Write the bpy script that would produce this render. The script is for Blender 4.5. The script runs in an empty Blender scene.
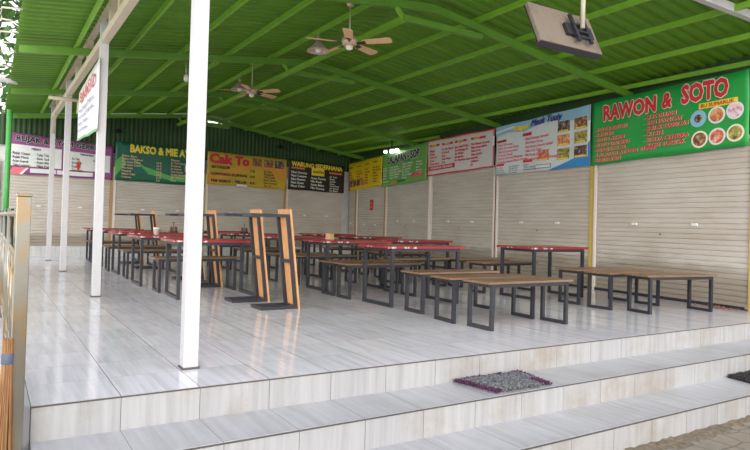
import bpy, bmesh, math, random
from mathutils import Vector, Matrix
R = math.radians
random.seed(7)
SC = bpy.context.scene
COL = SC.collection

# ------------------------------------------------------------------ camera
H = 1.05
def setup_camera(f=614.0, yaw=32.2, roll=1.6, pitch=.9):
    y, r, p = R(yaw), R(roll), R(pitch)
    fw = Vector((math.sin(y) * math.cos(p), math.cos(y) * math.cos(p), math.sin(p))); rt = Vector((math.cos(y), -math.sin(y), 0)); up = rt.cross(fw)
    rt2 = rt * math.cos(r) + up * math.sin(r); up2 = up * math.cos(r) - rt * math.sin(r)
    cd = bpy.data.cameras.new('camera'); cd.sensor_width = 36; cd.lens = f / 750 * 36; cd.clip_start = 0.02; cd.shift_y = -f * math.tan(p) / 750
    co = bpy.data.objects.new('camera', cd); COL.objects.link(co)
    m = Matrix((rt2, up2, -fw)).transposed().to_4x4(); m.translation = Vector((0, 0, H))
    co.matrix_world = m; SC.camera = co
setup_camera()

# ------------------------------------------------------------------ world, exposure
W = bpy.data.worlds.new('overcast_sky'); SC.world = W; W.use_nodes = True
def sky():
    """bright hazy overcast: lighter towards the horizon"""
    nt = W.node_tree; bg = nt.nodes['Background']; tc = nt.nodes.new('ShaderNodeTexCoord'); sp = nt.nodes.new('ShaderNodeSeparateXYZ')
    nt.links.new(tc.outputs['Generated'], sp.inputs[0]); rp = nt.nodes.new('ShaderNodeValToRGB'); nt.links.new(sp.outputs[2], rp.inputs[0])
    e = rp.color_ramp.elements; e[0].position = .02; e[0].color = (1.0, .98, .95, 1); e[1].position = .75; e[1].color = (.62, .66, .74, 1)
    q = e.new(.22); q.color = (.92, .93, .95, 1)
    nt.links.new(rp.outputs[0], bg.inputs[0]); bg.inputs[1].default_value = 1.5
sky()
SC.view_settings.view_transform = 'Standard'; SC.view_settings.look = 'None'
SC.view_settings.gamma = 1; SC.view_settings.use_curve_mapping = False
SC.view_settings.exposure = 0.56
sl = bpy.data.lights.new('hazy_low_sun', 'SUN'); sl.energy = 1.5; sl.angle = R(45); sl.color = (1.0, .97, .93)
so = bpy.data.objects.new('hazy_low_sun', sl); COL.objects.link(so); so.location = (-20, -40, 12)
so.rotation_euler = Vector((.50, .85, -.30)).to_track_quat('-Z', 'Y').to_euler()

# ------------------------------------------------------------------ materials
def srgb(*c):
    return tuple(((v / 255) / 12.92 if v / 255 <= .04045 else ((v / 255 + .055) / 1.055) ** 2.4) for v in c) + (1,)
def nodes(name):
    m = bpy.data.materials.new(name); m.use_nodes = True
    nt = m.node_tree; b = nt.nodes['Principled BSDF']
    return m, nt, b
def N(nt, t, **k):
    n = nt.nodes.new(t)
    for a, v in k.items(): setattr(n, a, v)
    return n
def coords(nt, scale=(1, 1, 1), loc=(0, 0, 0), kind='Object'):
    tc = N(nt, 'ShaderNodeTexCoord'); mp = N(nt, 'ShaderNodeMapping')
    mp.inputs['Scale'].default_value = scale; mp.inputs['Location'].default_value = loc
    nt.links.new(tc.outputs[kind], mp.inputs[0]); return mp.outputs[0]
def noise(nt, vec, scale=5, detail=4, rough=.6):
    n = N(nt, 'ShaderNodeTexNoise'); n.inputs['Scale'].default_value = scale
    n.inputs['Detail'].default_value = detail; n.inputs['Roughness'].default_value = rough
    nt.links.new(vec, n.inputs['Vector']); return n.outputs['Fac']
def ramp(nt, fac, stops):
    r = N(nt, 'ShaderNodeValToRGB'); e = r.color_ramp.elements
    while len(e) < len(stops): e.new(.5)
    for q, (p, c) in zip(e, stops): q.position = p; q.color = c
    nt.links.new(fac, r.inputs[0]); return r.outputs[0]
def mix(nt, fac, a, b, mode='MIX'):
    n = N(nt, 'ShaderNodeMix', data_type='RGBA', blend_type=mode)
    for sock, v in ((n.inputs[0], fac), (n.inputs[6], a), (n.inputs[7], b)):
        if hasattr(v, 'is_output'): nt.links.new(v, sock)
        else: sock.default_value = v
    return n.outputs[2]
def bump(nt, b, fac, s=.2, d=.01):
    n = N(nt, 'ShaderNodeBump'); n.inputs['Strength'].default_value = s; n.inputs['Distance'].default_value = d
    nt.links.new(fac, n.inputs['Height']); nt.links.new(n.outputs[0], b.inputs['Normal'])
def plain(name, rgb, rough=.5, metal=0., var=.12, scale=6, spec=.5, stretch=(1, 1, 1)):
    m, nt, b = nodes(name); c = srgb(*rgb)
    dk = tuple(v * (1 - var) for v in c[:3]) + (1,); lt = tuple(min(1, v * (1 + var)) for v in c[:3]) + (1,)
    f = noise(nt, coords(nt, stretch), scale)
    nt.links.new(ramp(nt, f, [(.3, dk), (.7, lt)]), b.inputs['Base Color'])
    b.inputs['Roughness'].default_value = rough; b.inputs['Metallic'].default_value = metal
    b.inputs['Specular IOR Level'].default_value = spec
    return m
def stained(name, rgb, stain, rough=.5, lo=.55, hi=.68, scale=3, stretch=(1, 1, 1), metal=0, spec=.5):
    m, nt, b = nodes(name); c = srgb(*rgb)
    f = noise(nt, coords(nt, stretch), scale, 8, .65); g = noise(nt, coords(nt, stretch, (3, 7, 1)), scale * 4, 3)
    base = mix(nt, g, tuple(v * .9 for v in c[:3]) + (1,), tuple(min(1, v * 1.08) for v in c[:3]) + (1,))
    k = ramp(nt, f, [(lo, (0, 0, 0, 1)), (hi, (1, 1, 1, 1))])
    nt.links.new(mix(nt, k, base, srgb(*stain)), b.inputs['Base Color'])
    b.inputs['Roughness'].default_value = rough; b.inputs['Metallic'].default_value = metal
    b.inputs['Specular IOR Level'].default_value = spec
    return m
TILE = .467; TX0 = .231; FY = 3.87
def tile_mat(name, rgb, dirt, rough, riser=False, dirty=.0):
    """marble look ceramic tile; object = world coordinates, joints every TILE along X and along Y behind the front edge"""
    m, nt, b = nodes(name); c = srgb(*rgb)
    tc = N(nt, 'ShaderNodeTexCoord'); sp = N(nt, 'ShaderNodeSeparateXYZ'); nt.links.new(tc.outputs['Object'], sp.inputs[0])
    def mth(op, a, bb=None):
        n = N(nt, 'ShaderNodeMath', operation=op)
        for i, v in enumerate((a, bb)):
            if v is None: continue
            if hasattr(v, 'is_output'): nt.links.new(v, n.inputs[i])
            else: n.inputs[i].default_value = v
        return n.outputs[0]
    u = mth('DIVIDE', mth('SUBTRACT', sp.outputs[0], TX0), TILE)
    v = mth('DIVIDE', mth('SUBTRACT', sp.outputs[1], FY), TILE)
    def joint(t, w):
        d = mth('ABSOLUTE', mth('SUBTRACT', mth('FRACT', t), .5)); return mth('GREATER_THAN', d, .5 - w)
    cell = N(nt, 'ShaderNodeCombineXYZ'); nt.links.new(mth('FLOOR', u), cell.inputs[0])
    if not riser: nt.links.new(mth('FLOOR', v), cell.inputs[1])
    wn = N(nt, 'ShaderNodeTexWhiteNoise'); nt.links.new(cell.outputs[0], wn.inputs[0])
    off = N(nt, 'ShaderNodeVectorMath', operation='MULTIPLY_ADD'); nt.links.new(wn.outputs[1], off.inputs[0]); off.inputs[1].default_value = (9, 9, 9)
    nt.links.new(tc.outputs['Object'], off.inputs[2])
    mp = N(nt, 'ShaderNodeMapping'); nt.links.new(off.outputs[0], mp.inputs[0])
    mp.inputs['Scale'].default_value = (9, .5, .5)
    f = noise(nt, mp.outputs[0], 2.2, 7, .62)
    streak = ramp(nt, f, [(.28, tuple(x * .80 for x in c[:3]) + (1,)), (.5, c), (.72, tuple(min(1, x * 1.14) for x in c[:3]) + (1,))])
    tone = mix(nt, wn.outputs[0], (.93, .93, .94, 1), (1.05, 1.05, 1.05, 1)); col = mix(nt, 1.0, streak, tone, 'MULTIPLY')
    d1 = noise(nt, coords(nt, (1, 1, 1)), 1.7, 8, .7)
    col = mix(nt, ramp(nt, d1, [(.5, (0, 0, 0, 1)), (.75, (dirty, dirty, dirty, 1))]), col, srgb(*dirt))
    j = joint(u, .004)
    if not riser: j = mth('MAXIMUM', j, mth('MULTIPLY', joint(v, .004), .45))
    col = mix(nt, j, col, srgb(92, 84, 80))
    nt.links.new(col, b.inputs['Base Color'])
    b.inputs['Roughness'].default_value = rough; b.inputs['Specular IOR Level'].default_value = .6
    rr = mth('ADD', mth('MULTIPLY', d1, .18), rough - .06); nt.links.new(rr, b.inputs['Roughness'])
    return m
def glow(name, rgb, s):
    m, nt, b = nodes(name); b.inputs['Base Color'].default_value = srgb(*rgb)
    b.inputs['Emission Color'].default_value = srgb(*rgb); b.inputs['Emission Strength'].default_value = s
    return m
def food(name, cols, rim=None):
    m, nt, b = nodes(name); v = coords(nt, (1, 1, 1)); f = noise(nt, v, 15, 3, .6)
    st = [(.3 + .4 * i / max(1, len(cols) - 1), srgb(*c)) for i, c in enumerate(cols)]
    nt.links.new(ramp(nt, f, st), b.inputs['Base Color']); b.inputs['Roughness'].default_value = .45
    return m
def wood(name, a, b_, rough=.5, stretch=(1, 12, 12), scale=2.5, scuff=None):
    m, nt, b = nodes(name)
    f = noise(nt, coords(nt, stretch), scale, 6, .65)
    col = ramp(nt, f, [(.3, srgb(*a)), (.7, srgb(*b_))])
    if scuff:
        g = noise(nt, coords(nt, (1, 1, 1), (5, 2, 1)), 5, 8, .7)
        col = mix(nt, ramp(nt, g, [(.56, (0, 0, 0, 1)), (.7, (.7, .7, .7, 1))]), col, srgb(*scuff))
    nt.links.new(col, b.inputs['Base Color']); b.inputs['Roughness'].default_value = rough
    return m

def slat_mat():
    m, nt, b = nodes('shutter_slat'); v = coords(nt, (.35, .35, 1.6)); f = noise(nt, v, 1.6, 7, .65)
    base = mix(nt, ramp(nt, f, [(.4, (0, 0, 0, 1)), (.75, (1, 1, 1, 1))]), srgb(208, 199, 190), srgb(186, 172, 158))
    tc = N(nt, 'ShaderNodeTexCoord'); sp = N(nt, 'ShaderNodeSeparateXYZ'); nt.links.new(tc.outputs['Object'], sp.inputs[0])
    ad = N(nt, 'ShaderNodeMath', operation='MULTIPLY_ADD'); nt.links.new(f, ad.inputs[0]); ad.inputs[1].default_value = -.9; nt.links.new(sp.outputs[2], ad.inputs[2])
    k = ramp(nt, ad.outputs[0], [(.0, (.75, .75, .75, 1)), (.30, (0, 0, 0, 1))])
    nt.links.new(mix(nt, k, base, srgb(150, 136, 120)), b.inputs['Base Color']); b.inputs['Roughness'].default_value = .45
    return m
M = dict(
    floor=tile_mat('floor_tile', (230, 226, 231), (196, 190, 186), .08, dirty=.3),
    tread=tile_mat('tread_tile', (178, 176, 179), (150, 146, 140), .3, dirty=.5),
    riser=tile_mat('riser_tile', (174, 172, 170), (146, 130, 106), .4, riser=True, dirty=.7),
    curb=tile_mat('curb_tile', (214, 213, 212), (190, 186, 180), .3, riser=True, dirty=.3),
    grout=plain('dark_grout', (88, 82, 78), .9),
    slat=slat_mat(),
    lock=plain('white_lock', (240, 240, 238), .3, 0, .03),
    yellow=stained('yellow_paint', (196, 170, 92), (150, 118, 66), .5, .6, .75, 4),
    cream=stained('cream_paint', (240, 228, 218), (206, 180, 158), .5, .6, .75, 4),
    tan=stained('tan_paint', (190, 150, 104), (140, 100, 66), .5, .6, .75, 4),
    brown=stained('brown_paint', (120, 82, 54), (90, 60, 40), .6, .6, .75, 4),
    white=stained('white_post_paint', (202, 199, 200), (190, 176, 164), .45, .6, .78, 5, (1, 1, .4)),
    truss=stained('cream_truss_paint', (214, 198, 172), (176, 146, 110), .5, .6, .75, 4),
    green=plain('green_beam_paint', (122, 174, 48), .45, 0, .1, 4),
    rafter=plain('green_rafter_paint', (98, 146, 46), .45, 0, .1, 4), sheet=plain('green_roof_sheet', (96, 142, 38), .5, 0, .1, 1.2, .35, (.6, 3, 1)),
    gable=plain('dark_green_cladding', (44, 74, 34), .6, 0, .2, 2),
    pole=plain('bright_green_pole', (80, 168, 80), .4),
    steel=plain('black_steel_tube', (50, 51, 57), .42, .15, .15, 8),
    red=stained('red_laminate', (142, 34, 40), (214, 190, 180), .25, .62, .68, 4.5),
    edge=stained('red_edge_band', (158, 38, 44), (228, 214, 206), .35, .56, .60, 5),
    bwood=wood('brown_bench_wood', (112, 84, 62), (150, 116, 86), .38, (1, 10, 10), 2.5, (172, 142, 110)),
    owood=wood('orange_plywood', (206, 140, 84), (236, 178, 120), .5, (1.2, 10, 10), 2.5),
    blade=wood('fan_blade_wood', (222, 176, 132), (236, 194, 152), .5),
    fanmetal=plain('fan_metal', (206, 176, 150), .35, .3),
    fandark=plain('fan_dark_bracket', (70, 52, 44), .4, .3),
    shade=plain('lamp_shade_enamel', (196, 170, 160), .4), shadein=plain('lamp_shade_lining', (232, 226, 220), .5),
    tvback=stained('dusty_television_back', (126, 112, 98), (96, 84, 74), .7, .5, .7, 4), tvdark=plain('dark_plastic', (44, 42, 50), .4),
    galv=plain('galvanised_pole', (208, 200, 176), .45, .2),
    stainless=stained('stainless_painted_reflections', (154, 150, 138), (172, 142, 100), .2, .5, .6, 3, (1, 1, .7), .9),  # tan blotches paint brown reflections into the steel colour
    broom=wood('palm_rib', (104, 68, 40), (176, 130, 82), .7, (30, 30, 1), 3), band=plain('blue_grey_band', (88, 92, 110), .6),
    barrel=plain('navy_plastic', (36, 42, 60), .4),
    matgrey=plain('grey_rag_pile', (116, 116, 119), .95, 0, .6, 45), matpurple=plain('purple_rag_pile', (88, 50, 78), .95, 0, .4, 40),
    matdark=plain('dark_rag_pile', (58, 54, 56), .95, 0, .4, 50),
    leaf=plain('palm_leaf', (120, 148, 76), .5, 0, .35, 3), bark=plain('bark', (110, 96, 78), .9),
    bush=plain('bush_leaf', (70, 110, 48), .6, 0, .4, 4),
    soil=plain('brown_soil', (110, 98, 82), .95, 0, .4, 25),
    yard=plain('pale_bounce_yard', (222, 219, 212), .8, 0, .1, 1.5),  # pale so that it bounces daylight up to the roof underside
    plaster=plain('white_plaster', (214, 212, 206), .8), bracket=plain('cream_bracket', (226, 214, 190), .5),
    redpaper=plain('red_paper', (206, 52, 52), .7), paper=plain('white_paper', (238, 236, 232), .7),
    debris=plain('dry_debris', (150, 110, 92), .9, 0, .3, 40),
    cup=plain('white_ceramic', (236, 226, 226), .3), kraft=plain('tan_cardboard', (214, 170, 120), .7),
    bulb=glow('lit_bulb', (255, 252, 245), 4), tube=glow('lit_tube', (250, 250, 235), 2.2),
)
def ground_mat():
    m, nt, b = nodes('hexagon_pavers')
    v = coords(nt, (1, 1, 1)); vo = N(nt, 'ShaderNodeTexVoronoi', feature='DISTANCE_TO_EDGE'); vo.inputs['Scale'].default_value = 4.6; vo.inputs['Randomness'].default_value = .5
    nt.links.new(v, vo.inputs['Vector'])
    f = noise(nt, v, 9, 8, .7); g = noise(nt, v, 1.3, 5)
    c = mix(nt, f, srgb(104, 96, 86), srgb(160, 148, 132)); c = mix(nt, ramp(nt, g, [(.45, (0, 0, 0, 1)), (.7, (.7, .7, .7, 1))]), c, srgb(140, 122, 100))
    j = ramp(nt, vo.outputs['Distance'], [(.0, (.7, .7, .7, 1)), (.06, (0, 0, 0, 1))])
    nt.links.new(mix(nt, j, c, srgb(74, 66, 58)), b.inputs['Base Color']); b.inputs['Roughness'].default_value = .9
    bump(nt, b, f, .6, .02)
    return m
M['ground'] = ground_mat()

# ------------------------------------------------------------------ mesh builder
class MB:
    def __init__(s): s.v = []; s.f = []; s.sm = []
    def add(s, vs, fs, smooth=False):
        o = len(s.v); s.v += [tuple(p) for p in vs]; s.f += [tuple(o + i for i in q) for q in fs]; s.sm += [smooth] * len(fs); return s
    def box(s, a, b):
        x0, y0, z0 = a; x1, y1, z1 = b
        return s.add([(x0, y0, z0), (x1, y0, z0), (x1, y1, z0), (x0, y1, z0), (x0, y0, z1), (x1, y0, z1), (x1, y1, z1), (x0, y1, z1)],
                     [(0, 3, 2, 1), (4, 5, 6, 7), (0, 1, 5, 4), (1, 2, 6, 5), (2, 3, 7, 6), (3, 0, 4, 7)])
    def beam(s, p, q, w, h, up=(0, 0, 1)):
        p, q = Vector(p), Vector(q); d = (q - p).normalized(); u = Vector(up)
        if abs(d.dot(u)) > .98: u = Vector((0, 1, 0))
        sd = d.cross(u).normalized(); u = sd.cross(d).normalized(); vs = []
        for c in (p, q):
            for a, b in ((-1, -1), (1, -1), (1, 1), (-1, 1)): vs.append(c + sd * (a * w / 2) + u * (b * h / 2))
        return s.add(vs, [(0, 1, 2, 3), (7, 6, 5, 4), (0, 4, 5, 1), (1, 5, 6, 2), (2, 6, 7, 3), (3, 7, 4, 0)])
    def tube(s, pts, r, n=10, r2=None):
        pts = [Vector(p) for p in pts]; rings = []
        for i, p in enumerate(pts):
            d = (pts[min(i + 1, len(pts) - 1)] - pts[max(i - 1, 0)]).normalized()
            u = Vector((0, 0, 1)) if abs(d.z) < .95 else Vector((1, 0, 0))
            a = d.cross(u).normalized(); b = d.cross(a)
            rr = r if r2 is None else r + (r2 - r) * i / (len(pts) - 1)
            rings.append([p + (a * math.cos(2 * math.pi * k / n) + b * math.sin(2 * math.pi * k / n)) * rr for k in range(n)])
        vs = [q for g in rings for q in g]; fs = []
        for i in range(len(pts) - 1):
            for k in range(n): fs.append((i * n + k, i * n + (k + 1) % n, (i + 1) * n + (k + 1) % n, (i + 1) * n + k))
        s.add(vs, fs, True); o = len(s.v) - len(vs)
        s.f += [tuple(o + k for k in range(n))[::-1], tuple(o + (len(pts) - 1) * n + k for k in range(n))]; s.sm += [False, False]
        return s
    def lathe(s, prof, c=(0, 0, 0), n=20):
        vs = []; fs = []
        for (r, z) in prof:
            for k in range(n): vs.append((c[0] + r * math.cos(2 * math.pi * k / n), c[1] + r * math.sin(2 * math.pi * k / n), c[2] + z))
        for i in range(len(prof) - 1):
            for k in range(n): fs.append((i * n + k, i * n + (k + 1) % n, (i + 1) * n + (k + 1) % n, (i + 1) * n + k))
        return s.add(vs, fs, True)
    def prism(s, poly, ext):
        n = len(poly); e = Vector(ext); vs = [Vector(p) for p in poly] + [Vector(p) + e for p in poly]
        return s.add(vs, [tuple(range(n))[::-1], tuple(range(n, 2 * n))] + [(i, (i + 1) % n, n + (i + 1) % n, n + i) for i in range(n)])
    def map(s, fn): s.v = [tuple(fn(Vector(p))) for p in s.v]; return s
    def build(s, name, mat, parent=None, bevel=0, fix=True):
        me = bpy.data.meshes.new(name); me.from_pydata(s.v, [], s.f); me.update()
        for p, q in zip(me.polygons, s.sm): p.use_smooth = q
        if fix:
            bm = bmesh.new(); bm.from_mesh(me); bmesh.ops.recalc_face_normals(bm, faces=bm.faces); bm.to_mesh(me); bm.free()
        for m in (mat if isinstance(mat, (list, tuple)) else [mat]): me.materials.append(m)
        o = bpy.data.objects.new(name, me); COL.objects.link(o)
        if parent: o.parent = parent
        if bevel:
            bv = o.modifiers.new('bevel', 'BEVEL'); bv.width = bevel; bv.segments = 2; bv.limit_method = 'ANGLE'
        return o
def tag(o, label, cat, group=None):
    o['label'] = label; o['category'] = cat
    if group: o['group'] = group
    return o
def thing(name, label, cat, loc=(0, 0, 0), rz=0, group=None):
    o = bpy.data.objects.new(name, None); o.empty_display_size = .1; COL.objects.link(o)
    o.location = loc; o.rotation_euler = (0, 0, rz); return tag(o, label, cat, group)
def struct(o): o['kind'] = 'structure'; return o
def dup(root, loc, rz, label):
    r = root.copy(); COL.objects.link(r); r.location = loc; r.rotation_euler = (0, 0, rz); r['label'] = label
    for ch in list(root.children):
        c = ch.copy(); COL.objects.link(c); c.parent = r
        for g in list(ch.children):
            d = g.copy(); COL.objects.link(d); d.parent = c
    return r

# ------------------------------------------------------------------ shell
TA = math.tan(R(6.0)); CA, SA = math.cos(R(6.0)), math.sin(R(6.0))
def xw(y): return 9.0 + (y - 4.48) * TA          # the right wall runs a few degrees off the tile grid
BY = 18.3                                         # back wall
AX = 5.0; AZ = 4.00                               # ridge, height of the rafters' middle line
def zr(x): return AZ - (.119 * (AX - x) if x < AX else .140 * (x - AX))
ROOF_UP = .205
GZ = -.60

g = MB(); g.box((.2, -6, GZ - .3), (40, 3.2, GZ)); struct(g.build('ground', M['ground']))
g = MB(); g.box((-60, -60, GZ - .3), (.2, 60, GZ - .005)); g.box((.2, -60, GZ - .3), (60, -6, GZ - .005)); struct(g.build('yard', M['yard']))  # unseen ground outside, added pale to bounce light under the roof
g = MB(); g.box((.06, FY, GZ), (12.2, BY + .5, 0)); fl = struct(g.build('floor', M['floor']))
# front face and treads of the three steps
XL, XR = .235, 12.2
for k, (y0, z1) in enumerate(((FY, 0.0), (3.39, -.20), (2.91, -.40))):
    rz0 = z1 - .20
    g = MB(); g.box((XL, y0 - .012, rz0), (XR, y0, z1 - .010)); struct(g.build('step_riser', M['riser']))
    g = MB(); g.box((XL, y0 - .014, z1 - .010), (XR, y0 + .0, z1 - .004)); struct(g.build('step_nosing', M['grout']))
    if k:
        g = MB(); g.box((XL, y0 - .0, GZ), (XR, y0 + .468, z1)); struct(g.build('step_tread', M['tread']))
# the low tiled curb under the back shutters
g = MB(); g.box((-.6, 17.92, 0), (xw(17.92) + .05, BY + .4, .13)); g.box((-.6, 18.02, .13), (xw(18.0) + .05, BY + .4, .26)); struct(g.build('curb_back', M['curb']))
g = MB(); g.box((-.6, BY + .10, GZ), (11, BY + .25, 2.9)); struct(g.build('wall_back', M['plaster']))
g = MB(); y0, y1 = 3.2, BY + .2
g.prism([(xw(y0) + .14, y0, GZ), (xw(y1) + .14, y1, GZ), (xw(y1) + .14, y1, zr(xw(y1)) + .2), (xw(y0) + .14, y0, zr(xw(y0)) + .22)], (.15, 0, 0)); struct(g.build('wall_right_light_block', M['gable']))  # slab added behind the shutters, up to the roof, to block outside light
# gable cladding above the back banners: vertical corrugated sheet
g = MB(); xs = []; x = -.6; k = 0
while x < 10.9: xs.append((x, BY + (.0 if (k // 2) % 2 == 0 else .014))); x += (.03 if k % 2 else .03); k += 1
vs = []
for (x, y) in xs: vs += [(x, y, 2.85), (x, y, zr(x) + ROOF_UP - .02)]
g.add(vs, [(2 * i, 2 * i + 2, 2 * i + 3, 2 * i + 1) for i in range(len(xs) - 1)])
g.add([(x, y + .06, z) for (x, y, z) in vs], [(2 * i, 2 * i + 2, 2 * i + 3, 2 * i + 1) for i in range(len(xs) - 1)]); struct(g.build('wall_back_cladding', M['gable'], fix=False))
# skirting along the right wall
g = MB(); g.prism([(xw(4.5) - .03, 4.5, 0), (xw(4.5) + .03, 4.5, 0), (xw(18) + .03, 18, 0), (xw(18) - .03, 18, 0)], (0, 0, .045)); struct(g.build('baseboard_right', M['steel']))

# roof sheet: trapezoid ribs run down each slope
RY0, RY1 = 3.45, BY + .6
def roof():
    ys = []; y = RY0; p = .19
    while y < RY1:
        ys += [(y, 0), (y + .03, .04), (y + .085, .04), (y + .115, 0)]; y += p
    g = MB(); xs = [.27, AX, 11.2]; n = len(ys)
    for lift in (0, .012):
        vs = [(x, yy, zr(x) + ROOF_UP + dz + lift) for x in xs for (yy, dz) in ys]
        g.add(vs, [(a * n + i, a * n + i + 1, (a + 1) * n + i + 1, (a + 1) * n + i) for a in range(2) for i in range(n - 1)])
    return struct(g.build('ceiling', M['sheet'], fix=False))
roof()
# rafters
RAF = (6.6, 10.2, 13.8, 17.4)
names = ('nearest', 'second', 'third', 'furthest')
for i, y in enumerate(RAF):
    xe = xw(y) + .1; g = MB()
    prof = lambda s: [(.3, zr(.3) + s), (AX - .25, zr(AX - .25) + s), (AX, AZ + s - .01), (AX + .25, zr(AX + .25) + s), (xe, zr(xe) + s)]
    lo, hi = prof(-.05), prof(.05); n = 5
    vs = [(x, yy, z) for yy in (y - .03, y + .03) for (x, z) in lo + hi[::-1]]; m = 2 * n
    fs = [(j, j + 1, m - 2 - j, m - 1 - j) for j in range(n - 1)]
    fs += [tuple(m + q for q in f[::-1]) for f in fs] + [(j, (j + 1) % m, m + (j + 1) % m, m + j) for j in range(m)]
    g.add(vs, fs); r = g.build('roof_rafter', M['rafter'])
    tag(r, 'green steel roof rafter spanning the hall, %s from the steps' % names[i], 'roof beam', 'roof rafters')
    t = MB(); t.beam((4.5, y, 3.77), (5.86, y, 3.77), .06, .075); t.build('collar_tie', M['rafter'], r)
    t = MB(); t.beam((4.5, y, 3.77), (4.40, y, zr(4.4) - .04), .045, .045); t.build('strut', M['green'], r)
    t = MB(); t.beam((xw(y) + .02, y, zr(xw(y)) - .04), (xw(y) + .02, y, 3.30), .05, .05); t.build('end_stub', M['rafter'], r)
g = MB(); g.beam((4.52, 6.6, 3.76), (4.52, 17.9, 3.76), .07, .07, (0, 0, 1)); o = g.build('ridge_beam', M['green']); tag(o, 'long green beam running under the ridge past the ceiling fans', 'roof beam')
PX = [1.05, 1.80, 2.62, 3.40, 4.22, 5.78, 6.62, 7.45, 8.28, 9.15, 9.95]
pn = ['just outside the white truss', 'just inside the white truss', 'second inside the white truss', 'third inside the white truss',
      'left of the ridge, holding the fans', 'right of the ridge', 'second right of the ridge', 'third right of the ridge', 'fourth right of the ridge',
      'above the banners of the right wall', 'beyond the top of the right wall']
for i, (x, nm) in enumerate(zip(PX, pn)):
    g = MB(); y1 = BY - .05; y0 = RY0 + .1
    if x > 9: y0 = max(y0, 4.48 + (x - 9.0) / TA - .8) if i == 10 else y0
    zc = zr(x) + .05 + .05
    g.beam((x, y0, zc), (x, y1, zc), .038, .075)
    tag(g.build('roof_purlin', M['green']), 'bright green roof purlin ' + nm, 'roof beam', 'roof purlins')
# front beam and outrigger, white
g = MB(); g.beam((.3, 3.95, 3.76), (9.0, 3.95, 3.76), .08, .10); o = g.build('eave_beam', M['white']); tag(o, 'white steel beam crossing the top right corner at the front eave', 'roof beam')
g = MB(); g.beam((6.92, 3.9, 3.79), (6.92, 2.95, 3.79), .16, .06); o = g.build('eave_outrigger', M['white']); tag(o, 'short white arm reaching forward from the front eave beam', 'roof beam')

# ------------------------------------------------------------------ white posts, truss, hanging sign
PXX = 1.238
POSTS = [(4.39, 3.62, 'nearest tall white square post standing by the front edge'), (8.86, 3.66, 'second white square post from the front, next to the hanging sign'),
         (13.1, 3.66, 'third white square post from the front'), (16.4, 3.66, 'furthest white square post, by the back wall')]
for (y, h, lb) in POSTS:
    p = thing('white_post', lb, 'post', (PXX, y, 0), 0, 'white posts along the left side')
    g = MB(); g.box((-.052, -.052, .012), (.052, .052, h)); g.build('shaft', M['white'], p, .004)
    g = MB(); g.box((-.06, -.06, 0), (.06, .06, .014)); g.build('base_plate', M['grout'], p)
g = MB(); X = PXX
g.beam((X, 4.45, 3.79), (X, 17.2, 3.79), .09, .10)
tr = thing('roof_truss', 'white ladder truss running along the top of the posts', 'truss')
g.build('top_chord', M['truss'], tr)
for a, b in zip([4.39, 8.86, 13.1], [8.86, 13.1, 16.4]):
    g = MB(); g.beam((X, a + .06, 3.41), (X, b - .06, 3.41), .09, .10); g.build('bottom_chord', M['truss'], tr)
    n = max(3, round((b - a) / (.6 if a < 5 else 1.4))); 
    for k in range(1, n):
        g = MB(); yy = a + (b - a) * k / n; g.box((X - .042, yy - .06, 3.46), (X + .042, yy + .06, 3.74)); g.build('web_plate', M['truss'], tr)
g = MB(); g.beam((X - .02, 16.4, 3.0), (X - .02, 15.6, 3.37), .05, .05); g.build('brace', M['truss'], tr)
g = MB(); g.tube([(X - .35, 13.03, 3.28), (X + .22, 13.03, 3.28)], .035); g.tube([(X + .16, 13.0, 3.28), (X + .16, 13.0, 3.02)], .03); g.build('pipe_stub', M['truss'], tr)

# text on a mapped surface -------------------------------------------------
_tc = {}
def text_verts(s):
    if s in _tc: return _tc[s]
    cu = bpy.data.curves.new('lettering', 'FONT'); cu.body = s; cu.size = 1; cu.resolution_u = 2; cu.fill_mode = 'FRONT'
    to = bpy.data.objects.new('lettering', cu); COL.objects.link(to)
    dg = bpy.context.evaluated_depsgraph_get(); me = bpy.data.meshes.new_from_object(to.evaluated_get(dg))
    vs = [tuple(v.co) for v in me.vertices]; fs = [tuple(p.vertices) for p in me.polygons]
    bpy.data.objects.remove(to); bpy.data.meshes.remove(me); bpy.data.curves.remove(cu)
    _tc[s] = (vs, fs); return vs, fs
def fat_text(s, r):
    vs, fs = text_verts(s); out = MB()
    if r == 0: return MB().add(vs, fs)
    for k in range(12):
        a = k * 30; out.add([(x + r * math.cos(R(a)), y + r * math.sin(R(a)), k * 1e-4) for x, y, z in vs], fs)
    return out
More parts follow.
